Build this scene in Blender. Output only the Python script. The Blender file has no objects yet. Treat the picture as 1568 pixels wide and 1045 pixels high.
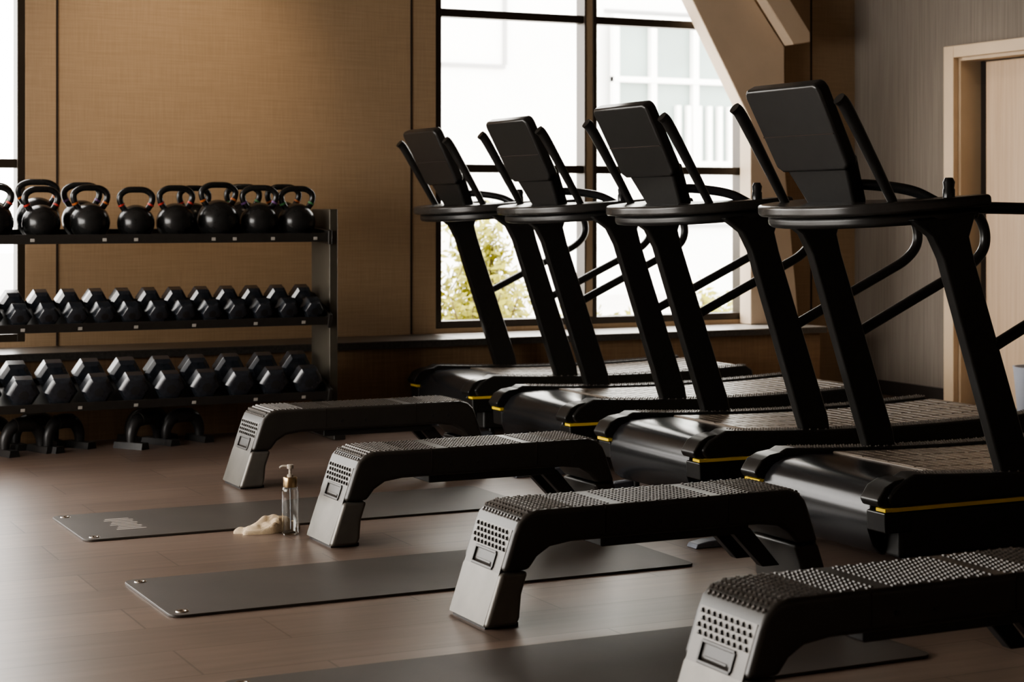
import bpy, bmesh, math, random
from mathutils import Vector, Matrix, noise as mnoise
random.seed(7)
S=bpy.context.scene
COL=S.collection

# ---------------------------------------------------------------- materials
def mat(name, col, rough=0.5, metal=0.0, spec=0.5, noise=None, bump=None, coat=0.0, trans=0.0, emis=None, ior=1.45):
    m=bpy.data.materials.new(name); m.use_nodes=True
    nt=m.node_tree; b=nt.nodes['Principled BSDF']
    b.inputs['Base Color'].default_value=(*col,1)
    b.inputs['Roughness'].default_value=rough
    b.inputs['Metallic'].default_value=metal
    b.inputs['Specular IOR Level'].default_value=spec
    b.inputs['Coat Weight'].default_value=coat
    b.inputs['Transmission Weight'].default_value=trans
    b.inputs['IOR'].default_value=ior
    tc=nt.nodes.new('ShaderNodeTexCoord')
    def noisetex(scale,det=3,rg=0.55):
        mp=nt.nodes.new('ShaderNodeMapping'); nt.links.new(tc.outputs['Object'],mp.inputs['Vector'])
        mp.inputs['Scale'].default_value=scale
        n=nt.nodes.new('ShaderNodeTexNoise'); n.inputs['Scale'].default_value=1; n.inputs['Detail'].default_value=det
        n.inputs['Roughness'].default_value=rg
        nt.links.new(mp.outputs['Vector'],n.inputs['Vector']); return n
    if noise:
        sc,amt=noise
        n=noisetex(sc)
        r=nt.nodes.new('ShaderNodeValToRGB')
        r.color_ramp.elements[0].position=0.3; r.color_ramp.elements[1].position=0.7
        r.color_ramp.elements[0].color=(*[c*(1-amt) for c in col],1)
        r.color_ramp.elements[1].color=(*[min(1,c*(1+amt)) for c in col],1)
        nt.links.new(n.outputs['Fac'],r.inputs['Fac']); nt.links.new(r.outputs['Color'],b.inputs['Base Color'])
    if bump:
        sc,st,dist=bump
        n=noisetex(sc)
        bp=nt.nodes.new('ShaderNodeBump'); bp.inputs['Strength'].default_value=st; bp.inputs['Distance'].default_value=dist
        nt.links.new(n.outputs['Fac'],bp.inputs['Height']); nt.links.new(bp.outputs['Normal'],b.inputs['Normal'])
    return m

def wallcover(name, c1, c2, s1, s2, rough=0.75, bumpst=0.25):
    m=bpy.data.materials.new(name); m.use_nodes=True; nt=m.node_tree; b=nt.nodes['Principled BSDF']
    b.inputs['Roughness'].default_value=rough; b.inputs['Specular IOR Level'].default_value=0.25
    tc=nt.nodes.new('ShaderNodeTexCoord')
    outs=[]
    for s in (s1,s2):
        mp=nt.nodes.new('ShaderNodeMapping'); mp.inputs['Scale'].default_value=s
        nt.links.new(tc.outputs['Object'],mp.inputs['Vector'])
        n=nt.nodes.new('ShaderNodeTexNoise'); n.inputs['Scale'].default_value=1; n.inputs['Detail'].default_value=4
        nt.links.new(mp.outputs['Vector'],n.inputs['Vector']); outs.append(n.outputs['Fac'])
    ad=nt.nodes.new('ShaderNodeMath'); ad.operation='ADD'; nt.links.new(outs[0],ad.inputs[0]); nt.links.new(outs[1],ad.inputs[1])
    ml=nt.nodes.new('ShaderNodeMath'); ml.operation='MULTIPLY'; nt.links.new(ad.outputs[0],ml.inputs[0]); ml.inputs[1].default_value=0.5
    r=nt.nodes.new('ShaderNodeValToRGB'); r.color_ramp.elements[0].position=0.36; r.color_ramp.elements[1].position=0.64
    r.color_ramp.elements[0].color=(*c1,1); r.color_ramp.elements[1].color=(*c2,1)
    nt.links.new(ml.outputs[0],r.inputs['Fac']); nt.links.new(r.outputs['Color'],b.inputs['Base Color'])
    bp=nt.nodes.new('ShaderNodeBump'); bp.inputs['Strength'].default_value=bumpst; bp.inputs['Distance'].default_value=0.003
    nt.links.new(ml.outputs[0],bp.inputs['Height']); nt.links.new(bp.outputs['Normal'],b.inputs['Normal'])
    return m

M={}
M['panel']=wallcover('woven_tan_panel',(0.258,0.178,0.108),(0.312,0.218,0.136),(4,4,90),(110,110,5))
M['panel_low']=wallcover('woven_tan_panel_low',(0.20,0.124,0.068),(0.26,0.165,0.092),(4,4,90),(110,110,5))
M['grey_wall']=wallcover('grey_striated_wallpaper',(0.142,0.12,0.10),(0.19,0.163,0.138),(60,60,1.2),(160,160,3),0.85,0.1)
M['plaster']=mat('plaster',(0.42,0.35,0.29),0.8,noise=((3,3,3),0.05))
M['ceil']=mat('ceiling_paint',(0.16,0.125,0.10),0.9,noise=((3,3,3),0.05))
M['beige']=mat('beige_painted_steel',(0.54,0.43,0.32),0.55,noise=((5,5,5),0.04))
M['bronze']=mat('dark_bronze_frame',(0.035,0.026,0.018),0.4,0.4,noise=((8,8,8),0.1))
M['mull']=mat('mullion_lit_side',(0.30,0.225,0.15),0.5,0.1,noise=((8,8,8),0.05))  # tan tone stands for daylight on the mullion's left side
M['granite']=mat('dark_granite',(0.05,0.045,0.04),0.3,noise=((60,60,60),0.4))
M['granite_glare']=mat('granite_painted_glare',(0.42,0.40,0.37),0.3,spec=1.0,noise=((60,60,60),0.2))  # pale tone paints the window's glare onto the dark ledge
M['seam']=mat('panel_seam',(0.02,0.012,0.008),0.9)
M['black']=mat('satin_black_plastic',(0.016,0.015,0.014),0.38,noise=((40,40,40),0.15),bump=((300,300,300),0.12,0.001))
M['blackg']=mat('gloss_black_plastic',(0.014,0.014,0.015),0.22,noise=((20,20,20),0.1))
M['shell']=mat('display_shell_plastic',(0.019,0.018,0.017),0.28,noise=((20,20,20),0.1))
M['blackm']=mat('black_metal',(0.016,0.015,0.014),0.31,0.1,noise=((30,30,30),0.15))
M['trayb']=mat('tray_edge_plastic',(0.028,0.026,0.024),0.27,noise=((30,30,30),0.12))
M['steelbase']=mat('blue_grey_steel',(0.14,0.15,0.175),0.35,0.5,noise=((30,30,30),0.1))
M['rubber']=mat('black_rubber',(0.018,0.017,0.017),0.42,noise=((50,50,50),0.2),bump=((200,200,200),0.15,0.001))
M['dbell']=mat('dumbbell_urethane',(0.020,0.023,0.029),0.25,spec=0.8,noise=((50,50,50),0.2))
M['slat']=mat('tread_slat_rubber',(0.13,0.104,0.080),0.35,noise=((30,8,10),0.25),bump=((150,150,150),0.3,0.001))
M['tread']=mat('tread_dot_rubber',(0.095,0.085,0.076),0.28)
M['yellow']=mat('yellow_stripe',(0.75,0.52,0.02),0.4,noise=((5,5,5),0.03))
M['greyp']=mat('grey_metallic_plastic',(0.125,0.116,0.102),0.37,0.3,noise=((9,9,9),0.15),bump=((80,80,80),0.08,0.001))
M['greyu']=mat('grey_end_plate',(0.09,0.083,0.075),0.37,0.3,noise=((9,9,9),0.12))
M['greyd']=mat('grey_stud_plastic',(0.11,0.10,0.092),0.32,0.2,noise=((9,9,9),0.12))
M['benchdk']=mat('bench_charcoal_plastic',(0.028,0.0245,0.021),0.38,noise=((9,9,9),0.15))
M['benchtop']=mat('bench_top_rubber',(0.075,0.066,0.058),0.34,noise=((25,25,25),0.2))
M['screen']=mat('screen_glass',(0.006,0.006,0.008),0.06,noise=((3,3,3),0.05))
M['chrome']=mat('brushed_steel',(0.55,0.52,0.48),0.25,1.0,noise=((30,30,30),0.05))
M['gold']=mat('brushed_gold',(0.36,0.26,0.15),0.3,1.0,noise=((30,30,30),0.05))
M['glass']=mat('clear_glass',(0.97,0.98,0.97),0.02,trans=1.0,ior=1.3)
M['pump']=mat('pump_plastic',(0.34,0.30,0.25),0.35,noise=((30,30,30),0.05))
M['towel']=mat('cream_towel',(0.56,0.44,0.30),0.95,noise=((60,60,60),0.08),bump=((260,260,260),0.8,0.003))
M['mat']=mat('exercise_mat_foam',(0.046,0.038,0.032),0.47,noise=((4,4,4),0.15),bump=((160,160,160),0.25,0.001))
M['matlogo']=mat('mat_print_grey',(0.30,0.26,0.23),0.6)
M['tag']=mat('label_tag',(0.38,0.36,0.33),0.5)
M['red']=mat('band_red',(0.35,0.03,0.02),0.5)
M['redd']=mat('dark_red_trim',(0.13,0.02,0.015),0.4)
M['orange']=mat('band_orange',(0.35,0.10,0.02),0.5)
M['green']=mat('band_green',(0.04,0.15,0.05),0.5)
M['purple']=mat('band_purple',(0.12,0.05,0.16),0.5)
M['castiron']=mat('kettlebell_black',(0.014,0.014,0.014),0.25,0.1,noise=((30,30,30),0.2))
M['rack']=mat('rack_powdercoat',(0.032,0.029,0.026),0.36,0.3,noise=((30,30,30),0.12))
M['rackside']=mat('rack_upright_powdercoat',(0.075,0.066,0.051),0.45,0.3,noise=((6,6,6),0.12))
M['doorwood']=wallcover('light_oak',(0.42,0.30,0.20),(0.50,0.365,0.25),(30,30,1.0),(90,90,2),0.5,0.08)
M['casing']=mat('beige_casing',(0.50,0.38,0.26),0.5,noise=((5,5,5),0.04))
M['base']=mat('dark_baseboard',(0.025,0.02,0.017),0.45,noise=((8,8,8),0.1))
M['white']=mat('grey_white_plastic',(0.36,0.38,0.43),0.4,noise=((8,8,8),0.03))
M['facade']=mat('pale_facade',(0.86,0.86,0.84),0.8,noise=((0.6,0.6,0.6),0.04))
M['facline']=mat('facade_joint',(0.34,0.34,0.34),0.8)
M['facglass']=mat('facade_glazing',(0.24,0.30,0.28),0.35,noise=((1,1,1),0.1))
M['pave']=mat('pale_paving',(0.60,0.58,0.55),0.8,noise=((1,1,1),0.06))
M['leaf']=mat('yellow_green_leaf',(0.28,0.27,0.02),0.6,noise=((9,9,9),0.5))
M['twig']=mat('twig_bark',(0.14,0.10,0.06),0.8,noise=((20,20,20),0.2))

def floor_mat():
    m=bpy.data.materials.new('brown_plank_tile'); m.use_nodes=True; nt=m.node_tree; b=nt.nodes['Principled BSDF']
    tc=nt.nodes.new('ShaderNodeTexCoord')
    br=nt.nodes.new('ShaderNodeTexBrick'); nt.links.new(tc.outputs['Object'],br.inputs['Vector'])
    br.inputs['Scale'].default_value=1.0; br.inputs['Brick Width'].default_value=0.92; br.inputs['Row Height'].default_value=0.31
    br.inputs['Mortar Size'].default_value=0.0035; br.offset=0.4
    br.inputs['Color1'].default_value=(0.166,0.120,0.096,1); br.inputs['Color2'].default_value=(0.126,0.090,0.072,1)
    br.inputs['Mortar'].default_value=(0.070,0.050,0.040,1)
    mp=nt.nodes.new('ShaderNodeMapping'); mp.inputs['Scale'].default_value=(1.5,14,1)
    nt.links.new(tc.outputs['Object'],mp.inputs['Vector'])
    n=nt.nodes.new('ShaderNodeTexNoise'); n.inputs['Scale'].default_value=1.5; n.inputs['Detail'].default_value=6
    nt.links.new(mp.outputs['Vector'],n.inputs['Vector'])
    mx=nt.nodes.new('ShaderNodeMixRGB'); mx.blend_type='MULTIPLY'; mx.inputs['Fac'].default_value=0.6
    r=nt.nodes.new('ShaderNodeValToRGB'); r.color_ramp.elements[0].color=(0.6,0.6,0.6,1); r.color_ramp.elements[0].position=0.3
    r.color_ramp.elements[1].color=(1.15,1.12,1.1,1); r.color_ramp.elements[1].position=0.7
    nt.links.new(n.outputs['Fac'],r.inputs['Fac']); nt.links.new(br.outputs['Color'],mx.inputs['Color1']); nt.links.new(r.outputs['Color'],mx.inputs['Color2'])
    nt.links.new(mx.outputs['Color'],b.inputs['Base Color'])
    b.inputs['Roughness'].default_value=0.35; b.inputs['Specular IOR Level'].default_value=0.5
    bp=nt.nodes.new('ShaderNodeBump'); bp.inputs['Strength'].default_value=0.2; bp.inputs['Distance'].default_value=0.002
    nt.links.new(n.outputs['Fac'],bp.inputs['Height']); nt.links.new(bp.outputs['Normal'],b.inputs['Normal'])
    return m
M['floor']=floor_mat()

# ---------------------------------------------------------------- mesh builder
def catmull(pts,n=6):
    P=[Vector(p) for p in pts]
    if len(P)<3: return P
    out=[]
    for i in range(len(P)-1):
        p0=P[i-1] if i>0 else P[0]*2-P[1]; p1=P[i]; p2=P[i+1]; p3=P[i+2] if i+2<len(P) else P[-1]*2-P[-2]
        for k in range(n):
            t=k/n
            out.append(0.5*((2*p1)+(p2-p0)*t+(2*p0-5*p1+4*p2-p3)*t*t+(3*p1-p0-3*p2+p3)*t**3))
    out.append(P[-1]); return out

class MB:
    def __init__(s): s.v=[]; s.f=[]; s.m=[]; s.sm=[]; s.mats=[]
    def mi(s,k):
        if k not in s.mats: s.mats.append(k)
        return s.mats.index(k)
    def add(s,v,f,k,smooth=False):
        o=len(s.v); s.v+= [tuple(x) for x in v]; i=s.mi(k)
        for q in f: s.f.append([o+a for a in q]); s.m.append(i); s.sm.append(smooth)
    def box(s,x0,x1,y0,y1,z0,z1,k):
        v=[(x,y,z) for x in (x0,x1) for y in (y0,y1) for z in (z0,z1)]
        s.add(v,[(0,1,3,2),(4,6,7,5),(0,4,5,1),(2,3,7,6),(0,2,6,4),(1,5,7,3)],k)
    def prism(s,pts,a0,a1,k,plane='XZ',smooth=False):
        n=len(pts)
        def mk(p,a):
            if plane=='XZ': return (p[0],a,p[1])
            if plane=='XY': return (p[0],p[1],a)
            return (a,p[0],p[1])
        v=[mk(p,a0) for p in pts]+[mk(p,a1) for p in pts]
        f=[list(range(n)),list(range(2*n-1,n-1,-1))]+[(i,(i+1)%n,n+(i+1)%n,n+i) for i in range(n)]
        s.add(v,f,k,smooth)
    def tube(s,pts,r,k,seg=12,smooth_path=True,n=6):
        P=catmull(pts,n) if smooth_path else [Vector(p) for p in pts]
        T=[]
        for i in range(len(P)):
            a=P[max(i-1,0)]; b=P[min(i+1,len(P)-1)]; T.append((b-a).normalized())
        u=T[0].orthogonal().normalized(); V=[];F=[]
        for i,p in enumerate(P):
            u=(u-T[i]*u.dot(T[i])).normalized(); w=T[i].cross(u)
            rr=r(i/(len(P)-1)) if callable(r) else r
            for j in range(seg):
                a=2*math.pi*j/seg; V.append(p+u*math.cos(a)*rr+w*math.sin(a)*rr)
        for i in range(len(P)-1):
            for j in range(seg):
                F.append((i*seg+j,i*seg+(j+1)%seg,(i+1)*seg+(j+1)%seg,(i+1)*seg+j))
        F.append(tuple(range(seg-1,-1,-1))); F.append(tuple((len(P)-1)*seg+j for j in range(seg)))
        s.add(V,F,k,True)
    def lathe(s,prof,c,k,seg=24,axis='Z',smooth=True,rot=0.0):
        V=[];F=[]
        for (r,h) in prof:
            for j in range(seg):
                a=2*math.pi*j/seg+rot; x,y=r*math.cos(a),r*math.sin(a)
                if axis=='Z': V.append((c[0]+x,c[1]+y,c[2]+h))
                elif axis=='Y': V.append((c[0]+x,c[1]+h,c[2]+y))
                else: V.append((c[0]+h,c[1]+x,c[2]+y))
        n=len(prof)
        for i in range(n-1):
            for j in range(seg): F.append((i*seg+j,i*seg+(j+1)%seg,(i+1)*seg+(j+1)%seg,(i+1)*seg+j))
        F.append(tuple(range(seg))); F.append(tuple((n-1)*seg+j for j in range(seg)))
        s.add(V,F,k,smooth)
    def obj(s,name,parent=None,bevel=None,segs=3,loc=None):
        me=bpy.data.meshes.new(name); me.from_pydata(s.v,[],s.f)
        for k in s.mats: me.materials.append(M[k])
        for p,i,sm in zip(me.polygons,s.m,s.sm):
            p.material_index=i; p.use_smooth=sm or (bevel is not None)
        bm=bmesh.new(); bm.from_mesh(me); bmesh.ops.recalc_face_normals(bm,faces=bm.faces); 
        if not bevel:
            for e in bm.edges:
                if len(e.link_faces)==2 and e.calc_face_angle(0)>math.radians(40): e.smooth=False
        bm.to_mesh(me); bm.free()
        o=bpy.data.objects.new(name,me); COL.objects.link(o)
        if parent: o.parent=parent
        if loc: o.location=loc
        if bevel:
            b=o.modifiers.new('bevel','BEVEL'); b.width=bevel; b.segments=segs; b.limit_method='ANGLE'; b.angle_limit=math.radians(35)
            b.harden_normals=True
        return o

def empty(name,loc,rotz=0):
    e=bpy.data.objects.new(name,None); COL.objects.link(e); e.location=loc; e.rotation_euler=(0,0,rotz); e.empty_display_size=0.2; return e
def dup(src,loc,rotz=0,skip=()):
    name=src.name.split('.')[0]
    e=empty(name,loc,rotz)
    for c in src.children:
        if c.name.split('.')[0] in skip: continue
        n=c.copy(); COL.objects.link(n); n.parent=e
    return e

# ---------------------------------------------------------------- room
X0,X1,Y0,Y1,H=-2.8,7.98,-1.6,10.7,3.6
b=MB(); b.box(X0-.2,X1+.4,Y0-.2,Y1+.2,-.12,0,'floor'); b.obj('floor')
b=MB(); b.box(X0-.2,X1+.2,Y0-.2,Y1+.2,H,H+.12,'ceil'); b.obj('ceiling')
WB=.535; WT=3.3; WL=-2.4
b=MB()
for (a,c) in ((X0-.2,WL),(2.12,4.70),(7.07,X1+.2)): b.box(a,c,Y1,Y1+.2,0,H,'panel')
for (a,c) in ((WL,2.12),(4.70,7.07)):
    b.box(a,c,Y1,Y1+.2,0,WB,'panel'); b.box(a,c,Y1,Y1+.2,WT,H,'panel')
b.obj('wall_back')
b=MB()
for x in (2.30,4.53,7.60): b.box(x-.006,x+.006,Y1-.004,Y1,.505,H,'seam')
b.obj('trim_1')
# right wall with door opening
DY0,DY1,DZ=8.45,9.60,2.33
b=MB()
b.box(X1,X1+.2,DY1,Y1,0,H,'grey_wall'); b.box(X1,X1+.2,Y0,DY0,0,H,'grey_wall'); b.box(X1,X1+.2,DY0,DY1,DZ,H,'grey_wall')
b.obj('wall_right')
b=MB(); b.box(X1-.015,X1,9.68,Y1,0,.1,'base'); b.box(X1-.015,X1,Y0,DY0-.08,0,.1,'base'); b.obj('baseboard_right',bevel=.003)
# left wall with window band
LA,LB=4.6,10.2
b=MB()
b.box(X0-.2,X0,Y0,LA,0,H,'plaster'); b.box(X0-.2,X0,LB,Y1,0,H,'plaster'); b.box(X0-.2,X0,LA,LB,0,.6,'plaster'); b.box(X0-.2,X0,LA,LB,3.0,H,'plaster')
b.obj('wall_left')
b=MB(); b.box(X0-.2,X1+.2,Y0-.2,Y0,0,H,'plaster'); b.obj('wall_front')
# ledge
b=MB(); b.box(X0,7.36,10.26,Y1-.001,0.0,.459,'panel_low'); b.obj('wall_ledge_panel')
b=MB(); b.box(X0,7.38,10.20,Y1-.001,.460,.499,'granite')
b.box(X0+.002,4.66,10.205,Y1-.001,.4992,.503,'granite'); b.box(4.662,7.375,10.205,Y1-.001,.4992,.503,'granite_glare'); b.obj('window_ledge')  # section under the window is paler, its daylight reflection put into the colour

def window(name,xa,xb,mull,z0,z1,hs):
    e=empty(name,((xa+xb)/2,Y1+.08,z0))
    ox,oy,oz=e.location
    b=MB(); y0,y1=-.07,.05; w=.045
    def bx(x0,x1_,za,zb,d0=y0,d1=y1,k='bronze'): b.box(x0-ox,x1_-ox,d0,d1,za-oz,zb-oz,k)
    bx(xa,xa+w,z0,z1); bx(xb-w,xb,z0,z1); bx(xa+w,xb-w,z0,z0+.045); bx(xa+w,xb-w,z1-.05,z1)
    edges=[xa+w]
    for m in mull:
        bx(m-.045,m-.035,z0+.045,z1-.05); bx(m-.035,m+.02,z0+.045,z1-.05,k='mull',d0=-.065,d1=.045); bx(m+.02,m+.05,z0+.045,z1-.05); edges+= [m-.045,m+.05]  # tan left part paints the lit side of the bronze mullion
    edges.append(xb-w)
    for h in hs:
        for i in range(0,len(edges),2): bx(edges[i],edges[i+1],h-.026,h+.026,-.05,.03)
    b.obj('frame',parent=e,bevel=.003,segs=2)
    return e
window('window_1',4.70,7.07,[5.83],WB,WT,[1.563,2.563])
window('window_2',WL,2.12,[-1.3,-.2,.95],WB,WT,[1.563,2.563])
e=empty('window_3',(X0-.1,(LA+LB)/2,.6)); b=MB()
hl=(LB-LA)/2
for y in (-hl,-hl/2,0,hl/2,hl-.05): b.box(-.04,.04,y,y+.05,0,2.4,'bronze')
for y in (-hl+.05,-hl/2+.05,.05,hl/2+.05): b.box(-.039,.039,y,y+hl/2-.1,0,.05,'bronze'); b.box(-.039,.039,y,y+hl/2-.1,2.35,2.4,'bronze')
b.obj('frame',parent=e)

# diagonal structural brace
b=MB()
b.prism([(6.02,3.59),(6.53,2.716),(7.00,1.9075),(7.00,.505),(7.40,.505),(7.28,1.618),(7.28,2.427),(7.03,2.74),(6.50,3.59)],10.56,10.699,'beige')
b.obj('diagonal_brace',bevel=.008)
b=MB()
b.prism([(6.52,3.59),(7.03,2.745),(7.27,2.43),(7.41,2.455),(7.41,2.52),(7.24,2.745),(6.78,3.59)],10.44,10.55,'beige')
b.obj('trim_2',bevel=.008)

# door
e=empty('door_1',(X1,(DY0+DY1)/2,0)); cy=(DY0+DY1)/2
b=MB()
for (ya,yb) in ((DY1-.03,DY1+.07),(DY0-.07,DY0+.03)): b.box(-.045,-.001,ya-cy,yb-cy,0,DZ+.05,'casing')
b.box(-.045,-.001,DY0+.03-cy,DY1-.03-cy,DZ-.03,DZ+.05,'casing')
b.obj('casing',parent=e,bevel=.005)
b=MB()
b.box(.001,.17,DY1-.05-cy,DY1-.002-cy,0,DZ-.002,'casing'); b.box(.001,.17,DY0+.002-cy,DY0+.05-cy,0,DZ-.002,'casing'); b.box(.001,.17,DY0+.05-cy,DY1-.05-cy,DZ-.05,DZ-.002,'casing')
b.obj('jamb',parent=e)
b=MB(); b.box(.12,.16,DY0+.055-cy,DY1-.16-cy,.01,DZ-.06,'doorwood'); b.obj('leaf',parent=e,bevel=.003)
b=MB(); b.box(.17,.19,DY0-cy,DY1-cy,0,DZ,'base'); b.obj('gap_shade',parent=e)  # dark sheet stands in for the shade in the gap beside the leaf
b=MB(); b.tube([(.10,-.42,1.0),(.06,-.42,1.0),(.06,-.30,1.0)],.011,'chrome',smooth_path=False); b.obj('lever_handle',parent=e)

b=MB(); b.lathe([(.11,0),(.115,.005),(.145,.33),(.15,.34),(.138,.34),(.135,.33),(.108,.02)],(0,0,0),'white',seg=32); b.obj('waste_bin',loc=(7.78,8.60,0))

# ---------------------------------------------------------------- exterior
b=MB(); b.box(-30,45,Y1+.25,60,-.3,-.1,'pave'); b.obj('ground_outside')
e=empty('neighbouring_building',(0,26,-.1)); b=MB()
b.box(9,40,0,6,0,14,'facade'); b.obj('facade',parent=e)
b=MB()
b.box(9,12.6,-.05,-.002,3.62,3.68,'facline'); b.box(12.57,12.63,-.05,-.002,3.68,6,'facline')
for z in (4.6,1.1): b.box(14.4,40,-.05,-.002,z,z+.05,'facline')
b.obj('joints',parent=e)
b=MB()
b.box(14.5,21.0,-.20,-.07,2.1,4.5,'facglass'); b.obj('glazing',parent=e)
b=MB()
for i in range(26): b.box(15.6+.2*i,15.68+.2*i,-.3,-.21,2.1,3.1,'facade')
for z in (2.1,3.45,4.45): b.box(14.4,21.1,-.34,-.21,z,z+.09,'facade')
for x in (14.4,15.1,15.9,17.4,19): b.box(x,x+.11,-.32,-.21,2.1,4.5,'facade')
b.obj('louvres',parent=e)

def shrub(loc,w,h,n,name='shrub'):
    b=MB()
    stems=[]
    for i in range(11):
        a=random.uniform(0,6.28); rr=random.uniform(.2,1)*w
        tip=Vector((math.cos(a)*rr,math.sin(a)*rr*.7,h*random.uniform(.6,1)))
        mid=tip*.5+Vector((random.uniform(-.05,.05),random.uniform(-.05,.05),.05))
        b.tube([(0,0,0),mid,tip],lambda t:.010*(1-t)+.003,'twig',seg=6,n=4); stems.append((mid,tip))
    for i in range(n):
        m_,t_=random.choice(stems); t=random.uniform(-.6,1.05)
        c=m_.lerp(t_,t)+Vector([random.gauss(0,.07) for _ in range(3)])
        if c.z<.05: c.z=.08
        d=Vector([random.uniform(-1,1) for _ in range(3)]).normalized(); u=d.orthogonal().normalized()
        s=random.uniform(.03,.055)
        b.add([c-d*s,c+u*s*.45,c+d*s,c-u*s*.45],[(0,1,2,3)],'leaf')
    return b.obj(name,loc=loc)
shrub((6.2,13.2,-.1),.45,1.35,1900)
shrub((5.5,12.9,-.1),.4,.95,1300)
shrub((5.9,12.6,-.1),.4,.85,1100)
shrub((6.7,14.0,-.1),.4,.9,800)
shrub((8.35,13.2,-.1),.4,.75,700)
shrub((7.5,13.6,-.1),.4,.55,500)

# ---------------------------------------------------------------- treadmill
def build_treadmill(loc):
    e=empty('treadmill',loc); W=.88
    def zc(x):
        t=(x-1.0)/.9; return .325+.028*t*t
    for i,(ya,yb) in enumerate(((0,.095),(W-.095,W))):
        b=MB()
        top=[(x,zc(x)+.012) for x in [.12+.12*k for k in range(15)]]
        pts=[(.02,.25),(0,.285),(.035,.325)]+top+[(1.85,.33),(1.86,.26)]
        b.prism(pts,ya,yb,'black'); b.obj('side_rail_%d'%(i+1),parent=e,bevel=.012)
        b=MB(); ys=(ya-.003,ya+.02) if i==0 else (yb-.02,yb+.003)
        b.box(.015,1.85,ys[0],ys[1],.236,.2495,'yellow')
        if i==1: b.box(-.016,.015,yb-.10,yb+.003,.237,.2485,'yellow')
        else: b.box(-.016,.015,ya-.003,ya+.05,.237,.2485,'yellow')
        b.obj('stripe_%d'%(i+1),parent=e)
        b=MB()
        for k in range(78):
            x=.17+k*.0213
            for q in range(4):
                y=ya+.017+q*.0205+(.005 if k%2 else -.005); z=zc(x)+.0115; r=.0072
                b.add([(x-r,y,z),(x,y-r,z),(x+r,y,z),(x,y+r,z),(x-r*.3,y,z+.005),(x,y-r*.3,z+.005),(x+r*.3,y,z+.005),(x,y+r*.3,z+.005)],
                      [(0,1,5,4),(1,2,6,5),(2,3,7,6),(3,0,4,7),(4,5,6,7)],'tread')
        b.obj('rail_tread_%d'%(i+1),parent=e)
        b=MB(); yc=ya if i==0 else yb-.11
        b.prism([(-.01,.16),(-.015,.235),(.11,.235),(.11,.16)],yc,yc+.11,'blackm')
        b.prism([(-.025,.252),(-.038,.275),(-.005,.322),(.04,.342),(.10,.350),(.10,.252)],yc+.012,yc+.118,'blackm')
        b.obj('corner_fairing_%d'%(i+1),parent=e,bevel=.008)
        b=MB(); b.prism([(-.30,0),(-.29,.018),(-.24,.026),(.12,.045),(.12,0)],yc+.02,yc+.09,'steelbase'); b.obj('base_outrigger_%d'%(i+1),parent=e,bevel=.005)
    b=MB()
    b.prism([(.34,.334),(.20,.338),(.10,.332),(.045,.31),(.008,.27),(-.01,.22),(-.01,.16),(.01,.10),(.05,.065),(.34,.065)],.10,W-.10,'blackg')
    b.obj('front_hood',parent=e,bevel=.01)
    b=MB()
    b.box(.06,1.80,.012,W-.012,.065,.234,'black'); b.box(.36,1.845,.10,W-.10,.235,.30,'black')
    b.obj('lower_body',parent=e,bevel=.015)
    b=MB()
    for x in (.14,1.70):
        for y in (.08,W-.08): b.lathe([(.035,0),(.035,.012),(.018,.02),(.018,.064)],(x,y,0),'blackm',seg=16)
    b.obj('feet',parent=e)
    b=MB(); x=.33
    while x<1.80:
        za,zb=zc(x),zc(x+.05)
        b.prism([(x,za-.02),(x,za-.003),(x+.004,za),(x+.050,zb),(x+.054,zb-.003),(x+.054,zb-.02)],.103,W-.103,'slat')
        for yy in [.125+.158*k for k in range(4)]:
            b.box(x+.007,x+.047,yy,yy+.145,za-.001,max(za,zb)+.0016,'slat')
        x+=.058
    b.obj('slat_belt',parent=e)
    for i,y in enumerate((.016,W-.016-.052)):
        b=MB(); b.prism([(.56,.24),(.685,.24),(.655,.40),(.40,1.12),(.378,1.20),(.41,1.29),(.12,1.262),(.215,1.20),(.26,1.12)],y,y+.052,'blackm')
        b.obj('upright_%d'%(i+1),parent=e,bevel=.01)
    # crescent tray, pitched up towards the runner
    half=[(.46,-.012),(.25,-.02),(.08,.03),(-.03,.11),(-.09,.21),(-.125,.33),(-.132,.44)]
    inner=[(.20,.44),(.21,.30),(.27,.17),(.36,.095),(.46,.08)]
    out=half+[(x,W-y) for x,y in reversed(half[:-1])]
    inn=[(x,W-y) for x,y in reversed(inner[1:])]+inner
    b=MB(); b.prism(out+inn,-.022,.022,'trayb',plane='XY'); o=b.obj('console_tray',parent=e,bevel=.015,segs=4); o.location=(0,0,1.297); o.rotation_euler=(0,math.radians(-4.5),0)
    b=MB(); sc=[((x-.2)*.88+.2,(y-.44)*.93+.44) for x,y in out+inn]
    b.prism(sc,-.066,-.022,'black',plane='XY'); o=b.obj('tray_underside',parent=e,bevel=.018); o.location=(0,0,1.297); o.rotation_euler=(0,math.radians(-4.5),0)
    th=math.atan2(.23,.45)
    def tilt(o): o.location=(.10,W/2,1.305); o.rotation_euler=(0,-th,0)
    b=MB(); b.prism([(-.14,0),(-.175,.12),(-.20,.20),(.20,.20),(.175,.12),(.14,0)],-.02,.045,'black',plane='YZ'); tilt(b.obj('console_neck',parent=e,bevel=.015))
    b=MB(); b.prism([(-.195,.165),(-.225,.185),(-.236,.48),(-.228,.503),(-.21,.512),(.21,.512),(.228,.503),(.236,.48),(.225,.185),(.195,.165)],-.035,.02,'shell',plane='YZ'); tilt(b.obj('display_housing',parent=e,bevel=.014,segs=4))
    b=MB(); b.box(.0205,.024,-.21,.21,.20,.49,'screen'); tilt(b.obj('display_glass',parent=e))
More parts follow.
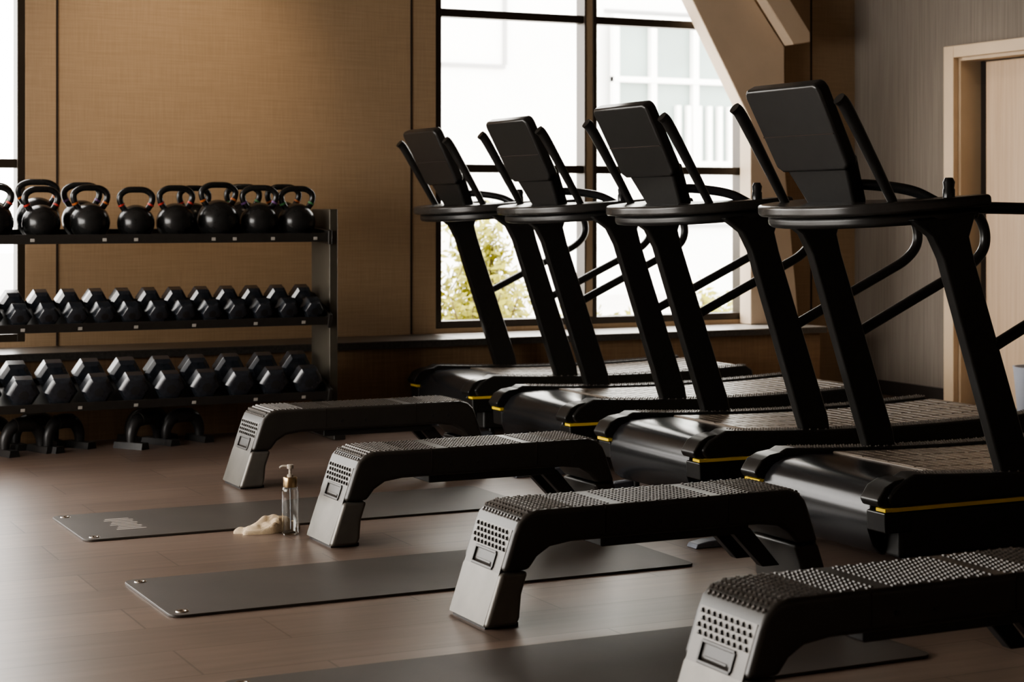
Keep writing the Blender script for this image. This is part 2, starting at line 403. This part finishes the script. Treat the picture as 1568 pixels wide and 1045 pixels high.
    b=MB(); b.box(-.0365,-.034,-.222,.222,.315,.319,'seam'); tilt(b.obj('housing_groove',parent=e))
    for i,y in enumerate((W/2-.335,W/2+.335)):
        b=MB(); b.tube([(.11,y,1.31),(.02,y,1.46),(-.10,y,1.655),(-.135,y,1.69)],lambda t:.017+.007*min(1,t*1.6),'blackm',seg=14)
        b.obj('grip_bar_%d'%(i+1),parent=e)
        s=1 if i==0 else -1
        b=MB(); f=lambda q:(q[0],W/2-s*(W/2-q[1]),q[2])
        b.tube([f(q) for q in ((.10,.32,1.31),(.075,.33,1.36),(.10,.31,1.388),(.17,.26,1.385),(.26,.19,1.365),(.33,.13,1.32))],.020,'blackg',seg=12)
        b.tube([f(q) for q in ((.078,.328,1.35),(.078,.327,1.368),(.09,.318,1.382))],.0213,'redd',seg=12)
        b.obj('curved_handle_%d'%(i+1),parent=e)
        yy=.04 if i==0 else W-.04
        b=MB(); b.lathe([(.022,0),(.022,.035),(.019,.04),(.022,.062),(.014,.078)],(.30,yy,1.335),'blackg',seg=16); b.obj('control_knob_%d'%(i+1),parent=e)
        yy=.035 if i==0 else W-.035
        b=MB(); b.tube([(.42,yy,1.305),(.75,yy,1.300),(1.0,yy,1.298),(1.10,yy,1.285),(1.15,yy,1.22),(1.15,yy,1.14),(1.09,yy,1.075),(.98,yy,1.02),(.75,yy,.915),(.50,yy,.80)],.022,'blackm',seg=14)
        b.obj('handrail_%d'%(i+1),parent=e)
    return e
t4=build_treadmill((4.00,5.17,0))
for l in ((4.09,6.535,0),(4.20,7.90,0),(4.31,9.27,0)): dup(t4,l)

# ---------------------------------------------------------------- step bench
def build_bench(loc):
    e=empty('step_bench',loc); W=.30
    outer=[(.058,.175),(.098,.292),(.112,.325),(.14,.35),(.18,.36)]
    body=outer+[(1.12,.36),(1.16,.35),(1.188,.325),(1.202,.292),(1.242,.175),(1.16,.175),(1.125,.215),(1.08,.242),(1.0,.252),(.30,.252),(.225,.242),(.18,.215),(.15,.175)]
    b=MB(); b.prism(body,0,W,'benchdk'); b.obj('body',parent=e,bevel=.016,segs=4)
    for i,s in enumerate((1,-1)):
        fx=(lambda x:x) if s==1 else (lambda x:1.30-x)
        b=MB(); b.prism([(fx(x),z) for x,z in ((.0,.006),(.056,.173),(.152,.173),(.128,.10),(.122,.03),(.112,.006))],.006,W-.006,'greyp' if s==1 else 'benchdk')
        b.obj('leg_%d'%(i+1),parent=e,bevel=.014)
        b=MB(); b.box(min(fx(.01),fx(.125)),max(fx(.01),fx(.125)),.03,W-.03,0,.012,'rubber'); b.obj('foot_pad_%d'%(i+1),parent=e)
        d=Vector((.342,0,1)).normalized(); nrm=Vector((-1,0,.342)).normalized()
        def P(sv,y,h):
            p=d*sv+nrm*h; return (fx(p.x),y,p.z)
        b=MB(); k='greyu'
        def slab(s0,s1,y0,y1,h0,h1,kk):
            v=[P(a,y,h) for a in (s0,s1) for y in (y0,y1) for h in (h0,h1)]
            b.add(v,[(0,1,3,2),(4,6,7,5),(0,4,5,1),(2,3,7,6),(0,2,6,4),(1,5,7,3)],kk)
        slab(.012,.178,.022,W-.022,-.004,.003,'greyp'); slab(.178,.187,.022,W-.022,-.004,.003,k); slab(.235,.318,.022,W-.022,-.004,.003,k)
        slab(.187,.235,.022,.080,-.004,.003,k); slab(.187,.235,W-.080,W-.022,-.004,.003,k)
        slab(.187,.235,.080,W-.080,-.004,-.002,'seam')
        b.obj('end_plate_%d'%(i+1),parent=e)
        b=MB(); slab(.180,.189,.076,W-.076,.001,.008,'benchdk'); slab(.232,.241,.076,W-.076,.001,.008,'benchdk'); slab(.187,.235,.072,.082,.001,.008,'benchdk'); slab(.187,.235,W-.082,W-.072,.001,.008,'benchdk')
        slab(.195,.203,.1,W-.1,-.002,.004,'benchdk')
        b.obj('hand_slot_%d'%(i+1),parent=e,bevel=.002,segs=2)
        b=MB()
        for r in range(4):
            for c in range(9):
                sv=.252+r*.018; y=.045+c*.0262+(.006 if r%2 else -.006)
                if not .03<y<W-.03: continue
                v=[P(sv-.006,y-.009,.002),P(sv-.006,y+.009,.002),P(sv+.009,y,.002),P(sv-.003,y-.005,.009),P(sv-.003,y+.005,.009),P(sv+.004,y,.009)]
                b.add(v,[(0,1,4,3),(1,2,5,4),(2,0,3,5),(3,4,5)],'benchdk')
        b.obj('end_studs_%d'%(i+1),parent=e)
    b=MB()
    prof=[(.112,.325),(.125,.341),(.14,.35),(.158,.356),(.18,.36),(1.12,.36),(1.142,.356),(1.16,.35),(1.175,.341),(1.188,.325)]
    segs=[];L=0
    for a,c in zip(prof,prof[1:]):
        l=math.dist(a,c); segs.append((L,l,a,c)); L+=l
    def at(s_):
        for (s0,l,a,c) in segs:
            if s_<=s0+l+1e-9:
                t=(s_-s0)/l; dx,dz=(c[0]-a[0])/l,(c[1]-a[1])/l
                return Vector((a[0]+(c[0]-a[0])*t,0,a[1]+(c[1]-a[1])*t)),Vector((dx,0,dz)),Vector((-dz,0,dx))
    n=int(L/.0195)
    for i in range(n):
        s_=.01+i*.0195
        if s_>L-.005: break
        p,tg,nm=at(s_); endz=(s_<.22 or s_>L-.22)
        for c in range(12):
            y=.026+c*.0222+(.0055 if i%2 else -.0055)
            if y>W-.02: continue
            r=.0082 if endz else .0092; hgt=.005 if endz else .003
            q=p+Vector((0,y,0)); Y=Vector((0,1,0))
            if abs(i-n*.33)<.6 or abs(i-n*.67)<.6: continue
            if endz: base=[q-tg*r,q-Y*r,q+tg*r,q+Y*r]
            else: base=[q-tg*r*.85-Y*r,q+tg*r*.3-Y*r,q+tg*r*.85+Y*r*.9,q-tg*r*.3+Y*r*.9]
            cen=sum(base,Vector())/4
            topv=[cen+(v-cen)*.6+nm*hgt for v in base]
            b.add([v-nm*.001 for v in base]+topv,[(0,1,5,4),(1,2,6,5),(2,3,7,6),(3,0,4,7),(4,5,6,7)],'greyd' if s_<.12 else 'benchtop')
    b.obj('top_tread',parent=e)
    b=MB(); b.box(.42,.98,.03,W-.03,.222,.256,'rubber'); b.prism([(.92,.235),(1.0,.235),(1.12,.10),(1.05,.10)],.05,.09,'rubber'); b.prism([(.92,.235),(1.0,.235),(1.12,.10),(1.05,.10)],W-.09,W-.05,'rubber')
    b.obj('fold_mechanism',parent=e,bevel=.006)
    b=MB()
    for x in (.42,.88): b.box(x-.0015,x+.0015,-.001,W+.001,.27,.355,'seam')
    for x in (.50,.62,.97,1.05): b.lathe([(.008,-.002),(.008,.004)],(x,0,.295),'rubber',seg=12,axis='Y')
    b.obj('seams',parent=e)
    return e
b3=build_bench((2.40,5.08,0))
for l in ((2.36,3.66,0),(2.45,6.57,0),(2.59,8.14,0)): dup(b3,l)

# ---------------------------------------------------------------- mats
def rr(x0,x1,y0,y1,r,n=6):
    pts=[]
    for cx,cy,a0 in ((x1-r,y1-r,0),(x0+r,y1-r,90),(x0+r,y0+r,180),(x1-r,y0+r,270)):
        for k in range(n+1):
            a=math.radians(a0+90*k/n); pts.append((cx+r*math.cos(a),cy+r*math.sin(a)))
    return pts
def build_mat(loc,L=1.95,W=.62):
    e=empty('exercise_mat',loc)
    b=MB(); b.prism(rr(0,L,0,W,.04),0,.009,'mat',plane='XY'); b.obj('foam_sheet',parent=e,bevel=.002,segs=2)
    b=MB()
    for y in (.05,W-.05):
        b.lathe([(.022,.009),(.020,.012),(.012,.012),(.010,.0095)],(.05,y,0),'chrome',seg=20)
    b.obj('grommets',parent=e)
    b=MB()
    for i in range(8):
        y=.17+i*.036; b.box(.17+.012*(i%3),.29-.01*(i%2),y,y+.016,.0088,.0098,'matlogo')
    b.obj('printed_mark',parent=e)
    return e
m1=build_mat((1.64,7.13,0))
dup(m1,(1.58,5.68,0),skip=('printed_mark',)); dup(m1,(1.48,4.22,0),skip=('printed_mark',))

# ---------------------------------------------------------------- bottle + towel
e=empty('pump_bottle',(2.42,6.955,0))
b=MB(); b.lathe([(.030,0),(.033,.004),(.033,.175),(.030,.186),(.026,.190),(.026,.188),(.028,.180),(.0305,.17),(.0305,.012),(.028,.008)],(0,0,0),'glass',seg=32); b.obj('glass_body',parent=e)
b=MB(); b.lathe([(.027,.189),(.028,.191),(.028,.226),(.026,.229)],(0,0,0),'gold',seg=32); b.lathe([(.012,.229),(.012,.238),(.006,.24),(.006,.262),(.013,.262),(.013,.276),(.010,.279)],(0,0,0),'pump',seg=20)
b.tube([(0,0,.27),(-.025,.012,.272),(-.038,.018,.264)],.005,'pump',seg=10); b.obj('pump_head',parent=e)
b=MB(); b.tube([(0,0,.19),(.002,0,.02)],.002,'white',smooth_path=False,seg=8); b.obj('dip_tube',parent=e)

def towel(loc):
    nx,ny=110,64; V=[];F=[]
    def blob(u,v):
        a=2*math.pi*u; c=max(0,math.cos(math.pi*(v-.5)))**.75; s=math.sin(math.pi*(v-.5))
        R=1+.16*math.sin(3*a+.6)+.10*math.sin(5*a+2)
        x=.125*c*math.cos(a)*R; y=.047*c*math.sin(a)*R
        top=max(0,s)**.6
        hgt=.045+.03*mnoise.noise(Vector((x*12,y*20,3)))+.015*mnoise.noise(Vector((x*30,y*38,7)))
        hgt*= .72+.28*math.tanh((x+.03)*30)
        crease=.010*abs(math.sin(y*80+x*30+2.2*mnoise.noise(Vector((x*9,y*9,1)))))
        z=top*(hgt+crease) if s>0 else 0
        return (x,y,max(0,z))
    for j in range(ny+1):
        for i in range(nx): V.append(blob(i/nx,j/ny))
    for j in range(ny):
        for i in range(nx): F.append((j*nx+i,j*nx+(i+1)%nx,(j+1)*nx+(i+1)%nx,(j+1)*nx+i))
    b=MB(); b.add(V,F,'towel',True); o=b.obj('hand_towel',loc=loc); o.rotation_euler=(0,0,math.radians(4)); return o
towel((2.35,7.045,0))

# ---------------------------------------------------------------- rack
RX0,RX1=1.35,3.68; RY=9.74
rack=empty('dumbbell_rack',(0,0,0))
for i,x in enumerate((RX0,RX1-.05)):
    b=MB(); b.box(x,x+.05,RY+.02,RY+.32,.05,1.30,'rackside'); b.obj('upright_%d'%(i+1),parent=rack,bevel=.006)
    b=MB(); b.box(x-.01,x+.06,RY-.08,RY+.42,0,.05,'rack'); b.obj('base_%d'%(i+1),parent=rack,bevel=.006)
TILT=math.radians(19)
def shelf(n,z,tilt,depth=.34):
    ct,st=math.cos(tilt),math.sin(tilt)
    def q(a,h): return (RY-.02+a*ct-h*st, z+a*st+h*ct)
    b=MB()
    b.prism([q(0,-.02),q(0,.03),q(.006,.03),q(.006,0),q(depth-.006,0),q(depth-.006,.03),q(depth,.03),q(depth,-.02)],RX0+.052,RX1-.052,'rack',plane='YZ')
    b.obj('shelf_%d'%n,parent=rack,bevel=.003,segs=2)
    for i,x in enumerate((RX0+.03,RX1-.075)):
        b=MB(); b.prism([q(-.012,-.035),q(-.012,.045),q(depth+.01,.045),q(depth+.01,-.035)],x,x+.022,'rack',plane='YZ'); b.obj('bracket_%d_%d'%(n,i+1),parent=rack,bevel=.004)
    b=MB()
    for x in ([1.95,2.33,2.50,2.93,3.05,3.27,3.52] if n==3 else [1.9,2.2,2.5,2.82,3.17,3.45]):
        b.prism([q(-.002,-.008),q(-.002,.009),q(0.0,.009),q(0.0,-.008)],x,x+.022,'tag',plane='YZ')
    b.obj('labels_%d'%n,parent=rack)
    return q
q1=shelf(1,.245,TILT); q2=shelf(2,.665,TILT); q3=shelf(3,1.135,math.radians(3),.46)

def build_dumbbell(R,L):
    b=MB(); hl=L*.31
    for s in (-1,1):
        prof=[(R*.62,0),(R*.78,.004),(R,.026),(R,hl-.015),(R*.75,hl)]
        prof=[(r,s*(-L/2+h)) for r,h in prof]
        b.lathe(prof,(0,0,0),'dbell',seg=6,axis='Y',smooth=False)
    b.lathe([(.017,-L/2+hl-.005),(.019,0),(.017,L/2-hl+.005)],(0,0,0),'chrome',seg=14,axis='Y')
    for s in (-1,1):
        b.lathe([(R*.30,s*(L/2)),(R*.28,s*(L/2+.0012))],(0,0,0),'blackg',seg=20,axis='Y')
    return b
def place_dumbbells(q,xs,R,L):
    src=None
    for x in xs:
        if src is None:
            o=build_dumbbell(R,L).obj('dumbbell',bevel=.004,segs=2); src=o
        else: o=src.copy(); COL.objects.link(o)
        yy,zz=q(.012+L/2,R*.866+.001)
        o.location=(x,yy,zz); o.rotation_euler=(TILT,0,0)
place_dumbbells(q2,[RX1-.155-.148*i for i in range(14)],.067,.30)
place_dumbbells(q1,[RX1-.19-.197*i for i in range(11)],.09,.31)

def build_kettlebell(band,R=.098):
    b=MB(); prof=[]
    z0=R*.80
    prof=[(R*.6,0),(R*.64,.003)]
    for k in range(1,18):
        a=-math.pi/2+.68+(math.pi-.68-.12)*k/17
        prof.append((R*math.cos(a),R*.80+R*math.sin(a)))
    b.lathe(prof,(0,0,0),'castiron',seg=36)
    h=z0+R
    b.tube([(-R*.55,0,z0+R*.62),(-R*.84,0,h+.012),(-R*.84,0,h+.052),(-R*.50,0,h+.078),(0,0,h+.082),(R*.50,0,h+.078),(R*.84,0,h+.052),(R*.84,0,h+.012),(R*.55,0,z0+R*.62)],.017,'castiron',seg=14)
    for s in (-1,1): b.tube([(s*R*.765,0,h-.006),(s*R*.81,0,h+.003)],.0186,band,seg=14,smooth_path=False)
    return b
kb={}
for kx,(c,s) in {'a':('orange',1),'b':('red',1.0),'c':('green',1.0),'d':('purple',1.02),'e':('orange',1.1),'f':('red',.95)}.items():
    kb[kx]=build_kettlebell(c,.106*s).obj('kettlebell')
used=set()
def put(k,loc,rz=0,rx=0):
    if k in used: o=kb[k].copy(); COL.objects.link(o)
    else: o=kb[k]; used.add(k)
    o.location=loc; o.rotation_euler=(rx,0,rz)
t=math.radians(3)
for y,lay in ((RY+.10,((3.46,'c'),(3.24,'d'),(3.00,'e'),(2.76,'b'),(2.54,'f'),(2.29,'a'),(2.03,'f'),(1.78,'b'))),
              (RY+.335,((3.46,'a'),(3.22,'c'),(2.93,'f'),(2.30,'d'),(2.06,'e'),(1.82,'c')))):
    for x,k in lay:
        z=q3(0,0)[1]+(y-RY+.02)*math.tan(t)+.001
        put(k,(x,y,z),random.uniform(-.15,.15),t)

# push-up stands stored on the floor under the rack
def build_stand():
    b=MB()
    for s in (-1,1):
        b.prism([(s*.11-.032,0),(s*.11+.032,0),(s*.11+.024,.035),(s*.11-.024,.035)],-.10,.10,'rubber')
    b.tube([(-.11,0,.02),(-.105,0,.09),(-.065,0,.145),(0,0,.155),(.065,0,.145),(.105,0,.09),(.11,0,.02)],lambda t:.024+.012*math.sin(math.pi*t),'rubber',seg=14)
    b.tube([(-.05,0,.152),(0,0,.156),(.05,0,.152)],.040,'rack',seg=14)
    return b.obj('push_up_stand')
st=build_stand(); first=True
for x,y,rz in ((1.94,9.86,.35),(2.17,9.93,.5),(1.80,10.08,.2),(2.05,10.10,.2),(2.60,9.88,.6),(2.83,9.94,.3),(2.68,10.12,.2)):
    if first: o=st; first=False
    else: o=st.copy(); COL.objects.link(o)
    o.location=(x,y,0); o.rotation_euler=(0,0,rz)

# ---------------------------------------------------------------- lights
w=bpy.data.worlds.new('sky'); S.world=w; w.use_nodes=True
bg=w.node_tree.nodes['Background']; bg.inputs['Color'].default_value=(1.0,0.97,0.92,1); bg.inputs['Strength'].default_value=11.0
def area(name,loc,target,sx,sy,e,col):
    l=bpy.data.lights.new(name,'AREA'); l.shape='RECTANGLE'; l.size=sx; l.size_y=sy; l.energy=e; l.color=col
    o=bpy.data.objects.new(name,l); COL.objects.link(o); o.location=loc
    o.rotation_euler=(Vector(target)-Vector(loc)).to_track_quat('-Z','Y').to_euler(); return o
def spot(name,loc,target,e,col,ang=80,blend=1,r=.08):
    l=bpy.data.lights.new(name,'SPOT'); l.energy=e; l.color=col; l.spot_size=math.radians(ang); l.spot_blend=blend; l.shadow_soft_size=r
    o=bpy.data.objects.new(name,l); COL.objects.link(o); o.location=loc
    o.rotation_euler=(Vector(target)-Vector(loc)).to_track_quat('-Z','Y').to_euler(); return o
area('daylight_left_windows',(-2.6,7.4,1.8),(3,6.4,.5),5.0,2.2,210,(1.0,.94,.87))
spot('ceiling_spot_wall_wash',(3.0,9.0,3.4),(3.0,10.7,2.1),118,(1,.80,.57),62)
spot('ceiling_spot_corner',(6.7,8.6,3.4),(7.98,9.6,1.3),48,(1,.85,.68),50)

# ---------------------------------------------------------------- camera
cd=bpy.data.cameras.new('camera'); cam=bpy.data.objects.new('camera',cd); COL.objects.link(cam)
cam.location=(0,0,1.3); cam.rotation_euler=(math.radians(90),0,math.radians(-26.1))
cd.sensor_width=36; cd.lens=64.3; cd.shift_y=-0.129
cd.dof.use_dof=True; cd.dof.focus_distance=7.0; cd.dof.aperture_fstop=4.5
S.camera=cam
try:
    S.view_settings.view_transform='AgX'; S.view_settings.look='AgX - Medium High Contrast'
except Exception as ex: print(ex)
